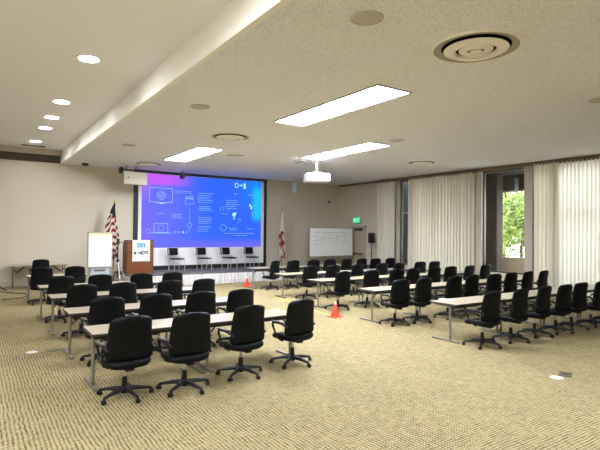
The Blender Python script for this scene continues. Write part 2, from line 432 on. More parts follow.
# ------------------------------------------------------------------ outside
struct(MB().box(XW + .2, 40, -2, 34, -.3, -.1), 'exterior_ground', M['ground'])
struct(MB().bbox(17.9, 18.15, 2, 22, -.1, 1.06, .02), 'exterior_parapet_wall', M['concrete'])
struct(MB().box(XW + .2, 19.2, 9.3, 14.6, 4.35, 4.6), 'exterior_overhang_roof', M['darkconcrete'])
struct(MB().box(17.9, 18.5, 9.3, 14.6, 3.72, 4.35), 'exterior_beam', M['darkconcrete'])
struct(MB().bbox(16.9, 17.3, 11.62, 12.28, -.1, 4.36, .03), 'exterior_column', M['darkconcrete'])
struct(MB().box(16.3, 16.5, 15.4, 16.9, -.1, 4.7), 'exterior_wall', M['navydark'])
for (x, yy, lb) in ((17.0, 10.98, 'black lantern box hanging nearest the brown column outside the window'), (16.9, 10.06, 'black lantern box hanging closest to the pale pier outside the window')):
    t = thing('lantern', lb, 'lantern', (x, yy, 4.35), 0, 'lanterns under the overhang')
    MB().tube([(0, 0, 0), (0, 0, -.25)], .02).build('hanging_rod', M['cap'], t)
    MB().bbox(-.13, .13, -.13, .13, -.72, -.25, .015).build('housing', M['cap'], t)
def tree(x, y, h, lean, n, lb, seed):
    rnd = random.Random(seed)
    t = thing('young_tree', lb, 'tree', (x, y, -.1), 0, 'trees outside the window')
    tr = MB(); tips = []
    tr.tube([(0, 0, 0), (lean * .3, .1, h * .3), (lean * .6, -.1, h * .62), (lean, 0, h)], [.10, .08, .055, .02], 7)
    for k in range(9):
        s = .25 + .08 * k; b = Vector((lean * s, 0, h * s)); a = rnd.uniform(0, 6.28); l = rnd.uniform(.9, 1.9)
        e = b + Vector((math.cos(a) * l, math.sin(a) * l, rnd.uniform(.5, 1.3)))
        mid = (b + e) / 2 + Vector((rnd.uniform(-.2, .2), rnd.uniform(-.2, .2), -.1))
        tr.tube([b, mid, e], [.035, .022, .008], 5); tips += [e, mid]
    tr.build('trunk', M['bark'], t, smooth=60)
    lf = MB()
    for k in range(n):
        c = rnd.choice(tips) + Vector((rnd.gauss(0, .42), rnd.gauss(0, .42), rnd.gauss(0, .38)))
        u = Vector((rnd.gauss(0, 1), rnd.gauss(0, 1), rnd.gauss(0, 1))).normalized(); w = u.orthogonal().normalized()
        s = rnd.uniform(.09, .19)
        lf.add([c - u * s, c + w * s * .5, c + u * s, c - w * s * .5], [(0, 1, 2, 3)])
    lf.build('foliage', M['leaf'], t)
tree(20.8, 13.0, 4.6, .3, 1500, 'slim tree with dense pale green leaves right behind the parapet wall', 3)
tree(23.2, 15.4, 5.2, -.2, 2600, 'leafy green tree standing furthest along behind the brown column', 5)
tree(21.6, 12.2, 5.0, -.4, 320, 'sparse tree with bare dark branches beyond the parapet wall', 9)
tree(27.0, 18.2, 5.2, .2, 2600, 'tall bushy tree furthest away outside the window', 12)

# ------------------------------------------------------------------ curtains
def curtain(y0, y1, m, lb, period=.17, amp=.045, seed=0, off=.24, gr='ivory curtains on the window wall'):
    rnd = random.Random(seed); n = max(8, int((y1 - y0) / .018)); x0 = XW - off
    ph = [rnd.uniform(-.5, .5) for _ in range(60)]
    def fn(u, v):
        yy = y0 + (y1 - y0) * u; q = yy / period; i = int(q) % 59
        p = 2 * PI * q + ph[i] * (1 - q % 1) + ph[i + 1] * (q % 1)
        x = x0 + amp * (math.sin(p) + .35 * math.sin(2 * p + 1)) * (.9 + .1 * v) + .012 * math.sin(yy * 5 + v * 3)
        z = .02 + v * (CE - .125 - .02)
        return (x, yy + .01 * math.sin(p * 2 + v), z)
    c = thing('curtain', lb, 'curtain', (0, 0, 0), 0, gr)
    MB().grid(fn, n, 6).build('pleated_cloth', m, c, smooth=80)
    MB().bbox(x0 - .03, x0 + .03, y0, y1, CE - .16, CE - .12, .005).build('curtain_track', M['valance'], c)
curtain(15.50, 16.58, M['curtain'], 'ivory pleated curtain nearest the door and loudspeaker', amp=.06, seed=1)
curtain(11.42, 14.63, M['curtain'], 'wide ivory pleated curtain between the dark narrow window and the clear window', .15, .075, seed=2)
curtain(8.15, 9.00, M['curtain'], 'narrow heavy ivory curtain panel just beyond the pale pier of the clear window', .13, .065, seed=3, off=.46)
curtain(5.6, 8.45, M['sheer'], 'sheer ivory curtain with daylight glowing through it', .12, .07, seed=4)

# ------------------------------------------------------------------ ceiling fittings
def troffer(x0, x1, y0, y1, lb, gr=None):
    t = thing('ceiling_light', lb, 'ceiling light', ((x0 + x1) / 2, (y0 + y1) / 2, CE), 0, 'flat ceiling light panels')
    w, d = (x1 - x0) / 2, (y1 - y0) / 2
    f = MB(); e = .03
    f.box(-w, w, -d, -d + e, -.022, 0); f.box(-w, w, d - e, d, -.022, 0); f.box(-w, -w + e, -d, d, -.022, 0); f.box(w - e, w, -d, d, -.022, 0)
    f.build('frame', M['alu'], t)
    MB().box(-w + e, w - e, -d + e, d - e, -.012, -.006).build('diffuser', M['lamp'], t)
troffer(5.34, 6.11, 5.83, 7.45, 'bright ceiling light panel of front pair, end nearer the large round vent')
troffer(5.34, 6.11, 7.47, 9.09, 'bright ceiling light panel of front pair, end nearer the stage')
troffer(8.63, 9.40, 9.70, 11.34, 'ceiling light panel above the projector row, end nearer the windows side vent')
troffer(8.63, 9.40, 11.36, 13.0, 'ceiling light panel right beside the projector mount')
troffer(5.24, 6.03, 13.1, 14.62, 'ceiling light panel before the screen, end farther from the screen')
troffer(5.24, 6.03, 14.64, 16.16, 'ceiling light panel before the screen, end closest to the screen')
k = 0
for (x0, x1, y0, y1) in ((5.30, 6.08, .82, 2.44),):
    troffer(x0, x1, y0, y1, 'flat ceiling light panel in the rear part of the room')
for y0 in (1.0, 4.8):  # unseen panels added to brighten the left side
    t = bpy.data.objects[[o.name for o in bpy.data.objects if o.name.startswith('ceiling_light')][0]]
    t = copy_tree(t); t.location = (-1.5, y0, CL); t['label'] = 'added unseen fill light panel in the raised ceiling by the left wall'
def downlight(x, y, lb):
    t = thing('ceiling_downlight', lb, 'downlight', (x, y, CL), 0, 'round downlights over the left side')
    MB().lathe([(.155, -.004), (.215, -.004), (.215, -.016), (.155, -.016), (.155, -.004)], n=28, cap=False).build('trim_ring', M['white'], t, smooth=40)
    MB().lathe([(.155, -.012), (.155, -.006)], n=28).build('lens', M['down'], t)
dl = ['largest bright round downlight, nearest of the row in the raised ceiling', 'second nearest round downlight in the raised ceiling row',
      'middle round downlight in the raised ceiling row', 'round downlight second from the back wall in the raised ceiling',
      'round downlight nearest the back wall and slot vent in the raised ceiling']
for (x, yy), lb in zip(((1.55, 8.7), (1.58, 12.0), (1.61, 13.8), (1.63, 15.35), (1.63, 17.9)), dl): downlight(x, yy, lb)
for (x, yy) in ((1.5, 4.6), (1.5, 1.2), (1.5, -2.0)): downlight(x, yy, 'round fill downlight added unseen in the raised ceiling')  # unseen downlights continuing the row, added as fill light
def vent(x, y, r, lb):
    t = thing('ceiling_vent', lb, 'air vent', (x, y, CE), 0, 'round ceiling air vents')
    MB().lathe([(r, 0), (r * .985, -.018), (r * .955, -.026), (r * .93, -.022)], n=48, cap=False).build('outer_ring', M['vent'], t, smooth=35)
    MB().lathe([(r * .93, -.022), (r * .84, -.012), (r * .76, -.004)], n=48, cap=False).build('recess_band', M['ventshade'], t, smooth=35)
    MB().lathe([(r * .77, -.003), (r * .02, -.003)], n=48).build('throat', M['ventdark'], t, smooth=35)
    MB().lathe([(r * .70, -.03), (r * .71, -.036), (r * .58, -.072), (r * .46, -.062), (r * .44, -.03)], n=48, cap=False).build('cone_ring', M['vent'], t, smooth=35)
    MB().lathe([(r * .38, -.03), (r * .37, -.045), (r * .27, -.07), (r * .20, -.062), (r * .18, -.04)], n=40, cap=False).build('inner_ring', M['vent'], t, smooth=35)
    MB().lathe([(r * .14, -.03), (r * .13, -.06), (0.002, -.075)], n=32).build('centre_disc', M['vent'], t, smooth=35)
vent(5.29, 3.95, .56, 'largest round ceiling vent, nearest, above the window-side rear tables')
vent(5.33, 11.2, .50, 'round ceiling vent between the front light pair and the light before the screen')
vent(5.14, 17.5, .46, 'round ceiling vent right in front of the screen')
vent(12.5, 11.45, .48, 'round ceiling vent near the wide ivory curtain')
def cspk(x, y, lb, r=.185):
    t = thing('ceiling_speaker', lb, 'ceiling speaker', (x, y, CE), 0, 'flush ceiling speakers')
    MB().lathe([(r, 0), (r, -.01), (r * .9, -.014), (r * .9, -.004)], n=32, cap=False).build('ring', M['grille'], t, smooth=40)
    MB().lathe([(r * .9, -.008), (.004, -.012)], n=32).build('grille', M['grille'], t, smooth=40)
cspk(3.59, 4.1, 'nearest round flush ceiling speaker, beside the largest vent')
cspk(3.57, 8.85, 'round flush ceiling speaker between the raised ceiling and the front light pair')
cspk(3.58, 14.04, 'round flush ceiling speaker farthest along the raised ceiling edge')
cspk(9.0, 9.08, 'round flush ceiling speaker just beyond the middle light panel')
cspk(9.16, 4.26, 'round flush ceiling speaker at the right edge of the photo')
t = tag(MB().bbox(-.35, .35, -.08, .08, -.02, 0, .006).build('ceiling_slot_vent', M['ventgap'], loc=(1.66, 18.9, CL)), 'dark slot vent in the raised ceiling near the back wall', 'air vent')
t = tag(MB().bbox(-.26, .26, -.02, .02, -.015, 0, .004).build('ceiling_slot_diffuser', M['ventgap'], loc=(6.76, 13.87, CE)), 'thin dark slot in the ceiling beside the panel before the screen', 'air vent')
t.rotation_euler = (0, 0, -.5)
tag(MB().lathe([(.11, 0), (.12, -.05), (.07, -.09), (.01, -.095)], n=20).build('ceiling_spotlight', M['cap'], loc=(3.3, 18.9, CE), smooth=40), 'small dark dome fitting on the ceiling above the US flag', 'ceiling fitting')

# projector on its pole
tag(MB().tube([(8.72, 13.55, CE - .01), (8.85, 13.5, CE - .12), (9.0, 13.4, CE - .06), (9.1, 13.35, CE - .16), (9.25, 13.28, CE - .10), (9.38, 13.22, CE - .2)], .009, 6).build('projector_cable', M['cable'], smooth=60), 'thin dark cable looping from the ceiling to the projector mount', 'cable')
t = thing('projector', 'white projector hanging from a pole below the ceiling', 'projector', (9.43, 13.2, CE), math.radians(-24))
MB().lathe([(.10, -.02), (.10, 0)], n=20).build('ceiling_plate', M['white'], t)
MB().tube([(0, 0, -.02), (0, 0, -.42)], .035, 10).build('pole', M['white'], t, smooth=60)
MB().bbox(-.15, .15, -.12, .12, -.46, -.41, .01).build('mount_bracket', M['white'], t)
MB().bbox(-.39, .39, -.31, .33, -.72, -.46, .03).build('body', M['white'], t, smooth=30)
MB().tube([(.18, .33, -.6), (.18, .39, -.6)], .07, 16).build('lens', M['cap'], t, smooth=40)
g = MB()
for i in range(6): g.box(-.36 + i * .05, -.33 + i * .05, -.316, -.308, -.68, -.52)
g.build('vent_slots', M['greyblue'], t)
MB().box(.16, .24, -.316, -.308, -.70, -.52).build('badge', M['darkgrey'], t)
# pale loudspeaker box hanging at the screen's top left corner
t = thing('hanging_loudspeaker', 'beige boxy loudspeaker hanging at the top left corner of the screen', 'loudspeaker', (4.93, 18.45, CE), math.radians(8))
MB().bbox(-.42, .42, -.17, .17, -.70, -.24, .02).build('cabinet', M['beigebox'], t, smooth=30)
MB().box(-.40, .10, .0, .06, -.20, -.15).build('bracket_bar', M['cap'], t)
MB().bbox(-.50, -.38, .10, .26, -.30, -.08, .01).build('pivot', M['cap'], t)
f = MB(); f.tube([(-.3, .03, -.24), (-.3, .03, 0)], .015); f.tube([(.05, .03, -.24), (.05, .03, 0)], .015); f.build('hanger_rods', M['cap'], t)
MB().box(-.445, -.42, -.165, -.12, -.69, -.25).build('front_edge', M['white'], t)
MB().lathe([(.03, 0), (.03, .006)], n=14).xf(Matrix.Rotation(PI / 2, 4, 'X')).xf(Matrix.Translation((-.31, -.168, -.47))).build('knob', M['darkgrey'], t)
# ceiling camera in front of the screen and pendant right of it
t = thing('ceiling_camera', 'small dark camera hanging from the ceiling over the screen top', 'camera', (6.87, 18.8, CE))
MB().tube([(0, 0, 0), (0, 0, -.1)], .02).build('stem', M['cap'], t)
MB().lathe([(.03, -.08), (.10, -.13), (.115, -.22), (.07, -.32), (.01, -.34)], n=20).build('housing', M['darkgrey'], t, smooth=50)
MB().lathe([(.035, 0), (.035, .03)], n=14).xf(Matrix.Rotation(PI / 2, 4, 'X')).xf(Matrix.Translation((-.03, -.1, -.2))).build('lens', M['cap'], t)
t = thing('ceiling_spotlight', 'spotlight painted pale blue for projected light, hanging from the ceiling beside the screen', 'spotlight', (12.17, 18.8, CE))
MB().tube([(0, 0, 0), (0, 0, -.16)], .02).build('stem', M['pendant'], t)
MB().lathe([(.05, -.12), (.10, -.18), (.115, -.42), (.05, -.58), (.02, -.62)], n=18).build('housing', M['pendant'], t, smooth=50)
tag(MB().bbox(-.05, .05, -.03, 0, -.07, .07, .01).build('wall_sensor', M['darkgrey'], loc=(14.77, D, 3.5)), 'small dark sensor on the wall high above the whiteboard', 'sensor')
tag(MB().bbox(-.04, .04, -.02, 0, -.06, .06, .008).build('light_switch', M['beigebox'], loc=(12.38, D, 1.25)), 'small switch plate on the wall left of the whiteboard', 'switch')

# exit sign
t = thing('exit_sign', 'green lit exit sign on the wall over the door', 'sign', (XW, 18.22, 2.58))
MB().bbox(-.05, 0, -.28, .28, -.16, .16, .01).build('housing', M['alu'], t)
MB().box(-.056, -.05, -.26, .26, -.14, .14).build('face', M['exit_green'], t)
text_mesh('lettering', 'EXIT', M['exit_letter'], t, .22, Matrix.Translation((-.058, 0, 0)) @ Matrix.Rotation(-PI / 2, 4, 'Z') @ Matrix.Rotation(PI / 2, 4, 'X'))

# ------------------------------------------------------------------ projection screen
t = thing('projection_screen', 'large wall screen showing a blue slide with white diagrams', 'screen', (0, 0, 0))
MB().box(5.36, 11.02, D - .05, D - .02, .577, 4.27).build('fabric', M['screen'], t)
MB().box(5.20, 5.36, D - .09, D - .004, .42, 4.27).build('side_masking', M['blackbase'], t)
MB().box(11.02, 11.14, D - .09, D - .004, .42, 4.27).build('side_masking', M['blackbase'], t)
MB().box(5.20, 11.14, D - .10, D - .004, 4.27, CE - .004).build('top_casing', M['darkgrey'], t)
MB().box(5.50, 10.87, D - .056, D - .05, 1.30, 4.25).build('slide_image', M['slide'], t)
YG = D - .058
class SL(MB):
    def seg(s, p, q, w=.018):
        a = Vector((p[0], 0, p[1])); b = Vector((q[0], 0, q[1])); d = (b - a).normalized(); n = Vector((-d.z, 0, d.x)) * w / 2
        o = Vector((0, YG, 0)); e = Vector((0, -.003, 0)); q4 = [a - n + o, b - n + o, b + n + o, a + n + o]
        return s.add(q4 + [p_ + e for p_ in q4], [(0, 1, 2, 3), (7, 6, 5, 4), (0, 4, 5, 1), (1, 5, 6, 2), (2, 6, 7, 3), (3, 7, 4, 0)])
    def poly(s, pts, w=.018, close=False):
        pts = pts + [pts[0]] if close else pts
        for a, b in zip(pts, pts[1:]): s.seg(a, b, w)
        return s
    def circ(s, c, r, w=.016, n=20, a0=0, a1=2 * PI):
        return s.poly([(c[0] + r * math.cos(a0 + (a1 - a0) * i / n), c[1] + r * math.sin(a0 + (a1 - a0) * i / n)) for i in range(n + 1)], w)
    def para(s, x0, x1, z1, z0, step=.085, h=.03, rnd=random.Random(4), ragged=.35, center=False):
        z = z1
        while z > z0 - .001:
            L = (x1 - x0) * (1 - ragged * rnd.random()); xa = x0 + ((x1 - x0 - L) / 2 if center else 0); x = xa
            while x < xa + L:
                wl = rnd.uniform(.05, .16); s.seg((x, z), (min(x + wl, xa + L), z), h); x += wl + .025
            z -= step
        return s
g = SL()
g.poly([(5.80, 3.70), (6.74, 3.70), (6.74, 3.13), (5.80, 3.13)], .022, True); g.circ((6.28, 3.41), .17); g.circ((6.28, 3.41), .11)
g.poly([(6.22, 3.42), (6.27, 3.36), (6.38, 3.52)], .02); g.poly([(6.02, 3.10), (6.52, 3.10)], .02)
g.build('monitor_diagram', M['slideline'], t); g = SL()
g.poly([(6.80, 3.62), (7.52, 3.62), (7.52, 3.42)], .014)
g.poly([(7.29, 3.32), (7.64, 3.32), (7.64, 3.10), (7.29, 3.10)], .016, True)
for x in (7.34, 7.46, 7.58): g.circ((x, 3.38), .035, .02, 10); g.circ((x, 3.30), .05, .02, 8, 0, PI)
g.build('people_diagram', M['slideline'], t); g = SL()
g.seg((7.48, 2.92), (7.48, 2.42), .014); g.poly([(7.48, 2.36), (7.60, 2.23), (7.48, 2.10), (7.36, 2.23)], .016, True); g.seg((7.48, 2.08), (7.48, 1.96), .014)
g.build('flow_diagram', M['slideline'], t); g = SL()
g.poly([(6.00, 2.28), (6.56, 2.28), (6.56, 1.92), (6.00, 1.92)], .02, True); g.poly([(5.88, 1.89), (6.72, 1.89)], .025)
g.poly([(6.18, 2.20), (6.38, 2.20), (6.38, 2.00), (6.18, 2.00)], .012, True); g.circ((5.78, 1.95), .09, .016, 12)
for x in (6.86, 7.02, 7.2, 7.36): g.circ((x, 1.93), .035, .016, 8)
g.build('laptop_diagram', M['slideline'], t); g = SL()
g.poly([(9.02, 2.88), (9.02, 3.04), (9.10, 3.04)], .014); g.poly([(9.26, 2.84), (9.26, 3.0)], .014); g.poly([(8.86, 2.86), (8.86, 3.02)], .014); g.seg((8.9, 2.74), (9.24, 2.74), .014)
g.build('bracket_diagram', M['slideline'], t); g = SL()
g.poly([(9.0, 2.30), (9.2, 2.14), (9.0, 1.98), (8.84, 2.14)], .014, True)
g.build('diamond_diagram', M['slideline'], t); g = SL()
g.circ((9.8, 2.5), .05, .014, 10); g.seg((9.72, 2.42), (9.72, 2.34), .014)
g.build('pointer_diagram', M['slideline'], t); g = SL()
g.poly([(10.42, 2.62), (10.42, 2.84), (10.52, 2.84)], .02)
g.build('corner_diagram', M['slideline'], t)
g = SL()
g.para(7.83, 8.62, 3.58, 3.18, .095, .032); g.para(7.79, 8.52, 3.02, 2.84, .075, .034, center=True); g.para(7.83, 8.50, 2.56, 2.28, .08, .03, center=True)
g.para(7.85, 8.48, 2.17, 2.17, .1, .03, ragged=.05); g.para(7.85, 8.48, 2.07, 1.95, .08, .028)
g.para(6.73, 7.26, 2.66, 2.46, .07, .03); g.para(6.14, 6.44, 2.68, 2.68, .1, .035, ragged=.05); g.para(6.80, 7.48, 3.55, 3.55, .1, .022, ragged=.05)
g.para(9.14, 9.84, 3.33, 2.98, .085, .032); g.para(9.50, 9.66, 3.63, 3.63, .1, .045, ragged=.05); g.para(10.20, 10.48, 3.61, 3.61, .1, .04, ragged=.05)
g.para(9.24, 9.72, 2.12, 2.04, .08, .03, center=True); g.para(9.1, 10.56, 1.90, 1.90, .1, .028, ragged=.02); g.para(9.5, 10.2, 1.81, 1.81, .1, .028, ragged=.05)
g.para(10.1, 10.6, 2.10, 2.04, .07, .028, center=True)
g.build('slide_text', M['slidetext'], t)
g = SL()
g.poly([(9.56, 4.10), (9.56, 3.92), (9.66, 3.92), (9.70, 3.97), (9.70, 4.05), (9.66, 4.10), (9.56, 4.10)], .03)
g.seg((9.76, 4.02), (9.92, 4.02), .035); g.seg((9.85, 4.07), (9.85, 3.97), .03); g.seg((10.02, 4.12), (10.02, 3.88), .10)
g.circ((9.52, 2.72), .055, .09, 10); g.seg((9.52, 2.62), (9.52, 2.5), .05); g.seg((9.56, 2.76), (9.64, 2.80), .05)
g.circ((10.30, 3.16), .03, .06, 10); g.seg((10.36, 3.12), (10.36, 2.98), .08)
g.seg((6.20, 3.085), (6.36, 3.085), .035); g.circ((7.2, 1.93), .02, .05, 8)
g.build('bright_marks', M['slidebright'], t)

# ------------------------------------------------------------------ stage
t = thing('stage', 'low grey carpeted stage with a white pleated skirt below the screen', 'stage', (0, 0, 0))
SX0, SX1, SY = 4.50, 11.35, 17.2
MB().bbox(SX0, SX1, SY, D - .11, .36, .42, .012).build('deck', M['stagecarpet'], t)
rs = random.Random(2); offs = [rs.uniform(-1, 1) for _ in range(400)]
def sk(u, v):
    x = SX0 + (SX1 - SX0) * u; q = x * 9; i = int(q); ph = offs[i] * (1 - q % 1) + offs[i + 1] * (q % 1)
    return (x, SY - .05 - .045 * math.sin(x * 46 + ph * 2.4) * (.4 + .6 * (1 - v)), .01 + v * .385)
MB().grid(sk, 620, 3).build('front_skirt', M['skirt'], t, smooth=80)
MB().grid(lambda u, v: (SX0 - .03 + .02 * math.sin(u * 90), SY + u * 2.25, .01 + v * .385), 120, 2).build('side_skirt', M['skirt'], t, smooth=80)
f = MB()
for x in (SX0 + .1, 6.5, 9.0, SX1 - .1):
    for yy in (SY + .1, 19.3): f.box(x - .04, x + .04, yy - .04, yy + .04, 0, .36)
f.build('support_legs', M['blackbase'], t)

# side chairs on the stage: black pads on chrome legs, facing the room
def stage_chair():
    t = thing('stage_chair', '', 'chair', (0, 0, .42), 0, 'black and chrome chairs on the stage')
    MB().bbox(-.22, .22, -.22, .22, .44, .485, .02).build('seat', M['fabric'], t, smooth=40)
    b = MB().bbox(-.22, .22, -.02, .02, .60, .90, .018); b.xf(Matrix.Translation((0, .20, 0)) @ Matrix.Rotation(-.16, 4, 'X') @ Matrix.Translation((0, .06, 0)))
    b.build('backrest', M['fabric'], t, smooth=40)
    for s in (-1, 1):
        MB().tube([(s * .215, -.24, 0), (s * .215, -.225, .44)], .013).build('leg', M['chrome'], t, smooth=60)
        MB().tube([(s * .215, .26, 0), (s * .215, .22, .44), (s * .215, .30, .86)], .013).build('leg', M['chrome'], t, smooth=60)
    f = MB(); f.tube([(-.215, -.2, .43), (.215, -.2, .43)], .01); f.tube([(-.215, .2, .43), (.215, .2, .43)], .01)
    for s in (-1, 1): f.tube([(s * .215, -.225, .43), (s * .215, .225, .43)], .011)
    f.tube([(-.215, -.1, .30), (.215, -.1, .30)], .008)
    f.build('seat_rails', M['chrome'], t, smooth=60)
    return t
sc = stage_chair()
for i, (x, lb) in enumerate(((6.68, 'black padded chrome chair on stage nearest the lectern'), (7.83, 'black padded chrome chair on stage second from the lectern'),
                             (8.95, 'black padded chrome chair on stage third from the lectern'), (10.02, 'black padded chrome chair on stage farthest from the lectern'))):
    o = sc if i == 0 else copy_tree(sc)
    o.location = (x, 18.75, .423); o.rotation_euler = (0, 0, (.12, .02, .1, -.02)[i]); o['label'] = lb

# lectern with a paper sign
t = thing('lectern', 'orange-brown wooden lectern at the left end of the stage', 'lectern', (5.02, 18.0, .42), 0)
MB().bbox(-.46, .46, -.10, -.06, 0, 1.19, .006).build('front_panel', M['wood'], t)
side = [(.0, 0), (.52, 0), (.52, .98), (.48, 1.10), (.40, 1.18), (.30, 1.22), (.0, 1.20)]
for s in (-1, 1):
    p = MB().prism(side, s * .46 - .02, s * .46 + .02).xf(Matrix(((0, 1, 0, 0), (1, 0, 0, -.07), (0, 0, 1, 0), (0, 0, 0, 1))))
    p.build('side_panel', M['wood'], t)
MB().bbox(-.47, .47, -.12, .18, 1.19, 1.215, .006).build('top_ledge', M['cap'], t)
MB().box(-.461, .461, -.104, -.098, .775, .785).build('seam', M['cap'], t)
MB().box(-.44, .44, -.06, .40, 1.02, 1.045).xf(Matrix.Translation((0, 0, 0))).build('reading_shelf', M['wood'], t)
MB().box(-.44, .44, -.06, .42, 0, .06).build('plinth', M['cap'], t)
MB().bbox(-.16, .18, -.108, -.10, .06, .30, .004).build('plaque', M['plaque'], t)
s = thing('paper_sign', 'white paper sign with blue logo box hanging on the lectern front', 'sign', (5.04, 17.872, 1.255))
MB().box(-.31, .31, -.004, .004, -.38, .385).build('sheet', M['paper'], s)
MB().box(-.15, .14, -.007, -.004, .12, .28).build('logo_box', M['logo'], s)
RX = Matrix.Rotation(PI / 2, 4, 'X')
text_mesh('logo_lettering', 'ICE', M['logopale'], s, .15, Matrix.Translation((-.005, -.009, .2)) @ RX)
text_mesh('sign_small_word', 'IE', M['signteal'], s, .12, Matrix.Translation((-.215, -.006, -.085)) @ RX, .01)
text_mesh('sign_main_word', 'HDTI', M['signtext'], s, .155, Matrix.Translation((.075, -.006, -.08)) @ RX, .01)
g = MB()
for i in range(9): g.box(-.27 + i * .06, -.235 + i * .06, -.007, -.004, -.372, -.35)
g.build('bottom_line', M['signred'], s)

# microphone stand in front of the lectern
t = thing('microphone_stand', 'tripod stand with silver legs and a short boom beside the lectern', 'stand', (3.92, 16.55, 0))
MB().tube([(0, 0, .45), (0, 0, 1.52)], .018).build('pole', M['cap'], t, smooth=60)
MB().lathe([(.035, .95), (.05, 1.0), (.03, 1.06)], n=14).build('collar', M['cap'], t, smooth=50)
for a in (2.9, .2, 1.6 + PI):
    MB().tube([(0, 0, .98), (.42 * math.cos(a), .42 * math.sin(a), .012)], .02).build('leg', M['alu'], t, smooth=60)
    MB().tube([(0, 0, .5), (.22 * math.cos(a), .22 * math.sin(a), .5)], .009).build('leg_brace', M['cap'], t, smooth=60)
MB().tube([(-.10, 0, 1.52), (0, 0, 1.64), (.22, .02, 1.54), (.40, .03, 1.60)], .014).build('boom', M['cap'], t, smooth=60)
MB().lathe([(.01, 1.62), (.05, 1.52), (.05, 1.70), (.01, 1.73)], n=14).build('clutch_head', M['cap'], t, smooth=50)
# stand leg peeking in at the left edge
t = thing('light_stand', 'black stand leg slanting in at the left edge before the back wall', 'stand', (.28, 18.35, 0))
MB().tube([(0, 0, .1), (0, 0, 1.5)], .018).build('pole', M['cap'], t, smooth=60)
for a in (-.05, 2.1, 4.2):
    MB().tube([(0, 0, .52), (.62 * math.cos(a), .62 * math.sin(a), .02)], .022).build('leg', M['cap'], t, smooth=60)

# easel whiteboard
t = thing('flipchart_easel', 'portable flipchart easel with blank white board and shelf below', 'easel', (3.565, 17.5, 0))
MB().box(-.36, .36, -.02, .0, .77, 1.87).build('board', M['board'], t)
f = MB(); f.bbox(-.39, -.36, -.03, .02, .74, 1.92, .004); f.bbox(.36, .39, -.03, .02, .74, 1.92, .004); f.bbox(-.39, .39, -.03, .02, 1.88, 1.92, .004); f.bbox(-.39, .39, -.05, .02, .73, .77, .004)
f.build('board_frame', M['alu'], t)
MB().box(-.355, .355, -.024, -.02, 1.83, 1.865).build('pad_binding', M['folder'], t)
MB().bbox(-.30, .30, .0, .10, .16, .73, .01).build('lower_panel', M['greyblue'], t)
f = MB(); f.box(-.17, .17, -.006, .0, .60, .655); f.box(-.17, .17, -.006, .0, .40, .45); f.build('panel_slots', M['ventgap'], t)
for s_ in (-1, 1):
    MB().bbox(s_ * .34 - .02, s_ * .34 + .02, .01, .06, .04, .80, .005).build('leg', M['alu'], t)
    MB().bbox(s_ * .34 - .025, s_ * .34 + .025, -.28, .28, .03, .07, .008).build('foot', M['alu'], t)

# flags
def flag(name, lb, x, y, zt, zb, m, w, dx, pole_top, seed):
    t = thing(name, lb, 'flag', (x, y, 0))
    MB().tube([(0, 0, .05), (0, 0, pole_top)], .016).build('pole', M['polewood'], t, smooth=60)
    MB().lathe([(.16, 0), (.15, .03), (.05, .06), (.03, .14)], n=24).build('base', M['gold'], t, smooth=40)
    MB().lathe([(.006, 0), (.02, .03), (.018, .05), (.004, .09)], (0, 0, pole_top - .01), 14).build('finial', M['gold'], t, smooth=50)
    nu, nv = 60, 24; mb = MB()
    def fn(u, v):
        a = 2 * PI * u; q = (1 - v)
        ww = w * (.10 + 1.0 * min(1, q * 1.9) * (1 - .25 * max(0, q - .6)))
        fold = 1 + .22 * math.sin(a * 7 + q * 3 + seed) + .1 * math.sin(a * 11 + seed)
        z = zt + (zb - zt) * q - .10 * q * math.sin(a) + .05 * q * math.sin(a * 3)
        return (dx * math.sin(min(1, q * 1.6) * PI * .8) + ww * math.cos(a) * fold, -.03 + .42 * ww * math.sin(a) * fold - .02, z)
    mb.grid(fn, nu, nv, close_u=True)
    c = mb.build('cloth', m, t, smooth=70)
    me = c.data; uvl = me.uv_layers.new(name='UVMap')
    for p in me.polygons:
        for li in p.loop_indices:
            vi = me.loops[li].vertex_index; i, j = vi % nu, vi // nu
            u = i / nu; v = j / nv
            # the stripes run slantwise down the hanging cloth
            uvl.data[li].uv = ((1 - v) * 1.15 + .16 * math.cos(2 * PI * u) + .03 * math.sin(14 * PI * u), v + .05 * math.cos(2 * PI * u))
    return t
flag('striped_flag', 'US flag draped on its pole behind the flipchart easel', 4.30, 18.8, 2.98, 1.0, M['usflag'], .19, -.11, 3.05, 1)
flag('pale_flag', 'pale flag with red and brown patches hanging on a pole beside the whiteboard', 11.82, 19.25, 3.0, .75, M['paleflag'], .13, -.03, 3.12, 3)

# mobile whiteboard
t = thing('mobile_whiteboard', 'large mobile whiteboard with faint writing standing across the far corner', 'whiteboard', (13.96, 18.3, 0))
MB().box(-1.25, 1.25, -.015, .015, .88, 2.18).build('board', M['board'], t)
f = MB(); f.bbox(-1.28, -1.24, -.02, .02, .85, 2.21, .004); f.bbox(1.24, 1.28, -.02, .02, .85, 2.21, .004); f.bbox(-1.28, 1.28, -.02, .02, 2.17, 2.21, .004); f.bbox(-1.28, 1.28, -.02, .02, .85, .89, .004)
f.build('board_frame', M['alu'], t)
MB().bbox(-1.1, 1.1, -.10, -.02, .84, .86, .004).build('pen_tray', M['alu'], t)
for s_ in (-1, 1):
    MB().bbox(s_ * 1.15 - .025, s_ * 1.15 + .025, .02, .06, .08, 1.5, .005).build('leg', M['alu'], t)
    MB().bbox(s_ * 1.15 - .03, s_ * 1.15 + .03, -.32, .32, .04, .09, .01).build('foot', M['alu'], t)
g = MB(); rw = random.Random(8)
def scrib(x0, x1, z):
    x = x0
    while x < x1:
        l = rw.uniform(.02, .07); h = rw.uniform(.008, .018); g.box(x, min(x + l, x1), -.0175, -.0152, z - h / 2 + rw.uniform(-.006, .006), z + h / 2); x += l + rw.uniform(.015, .05)
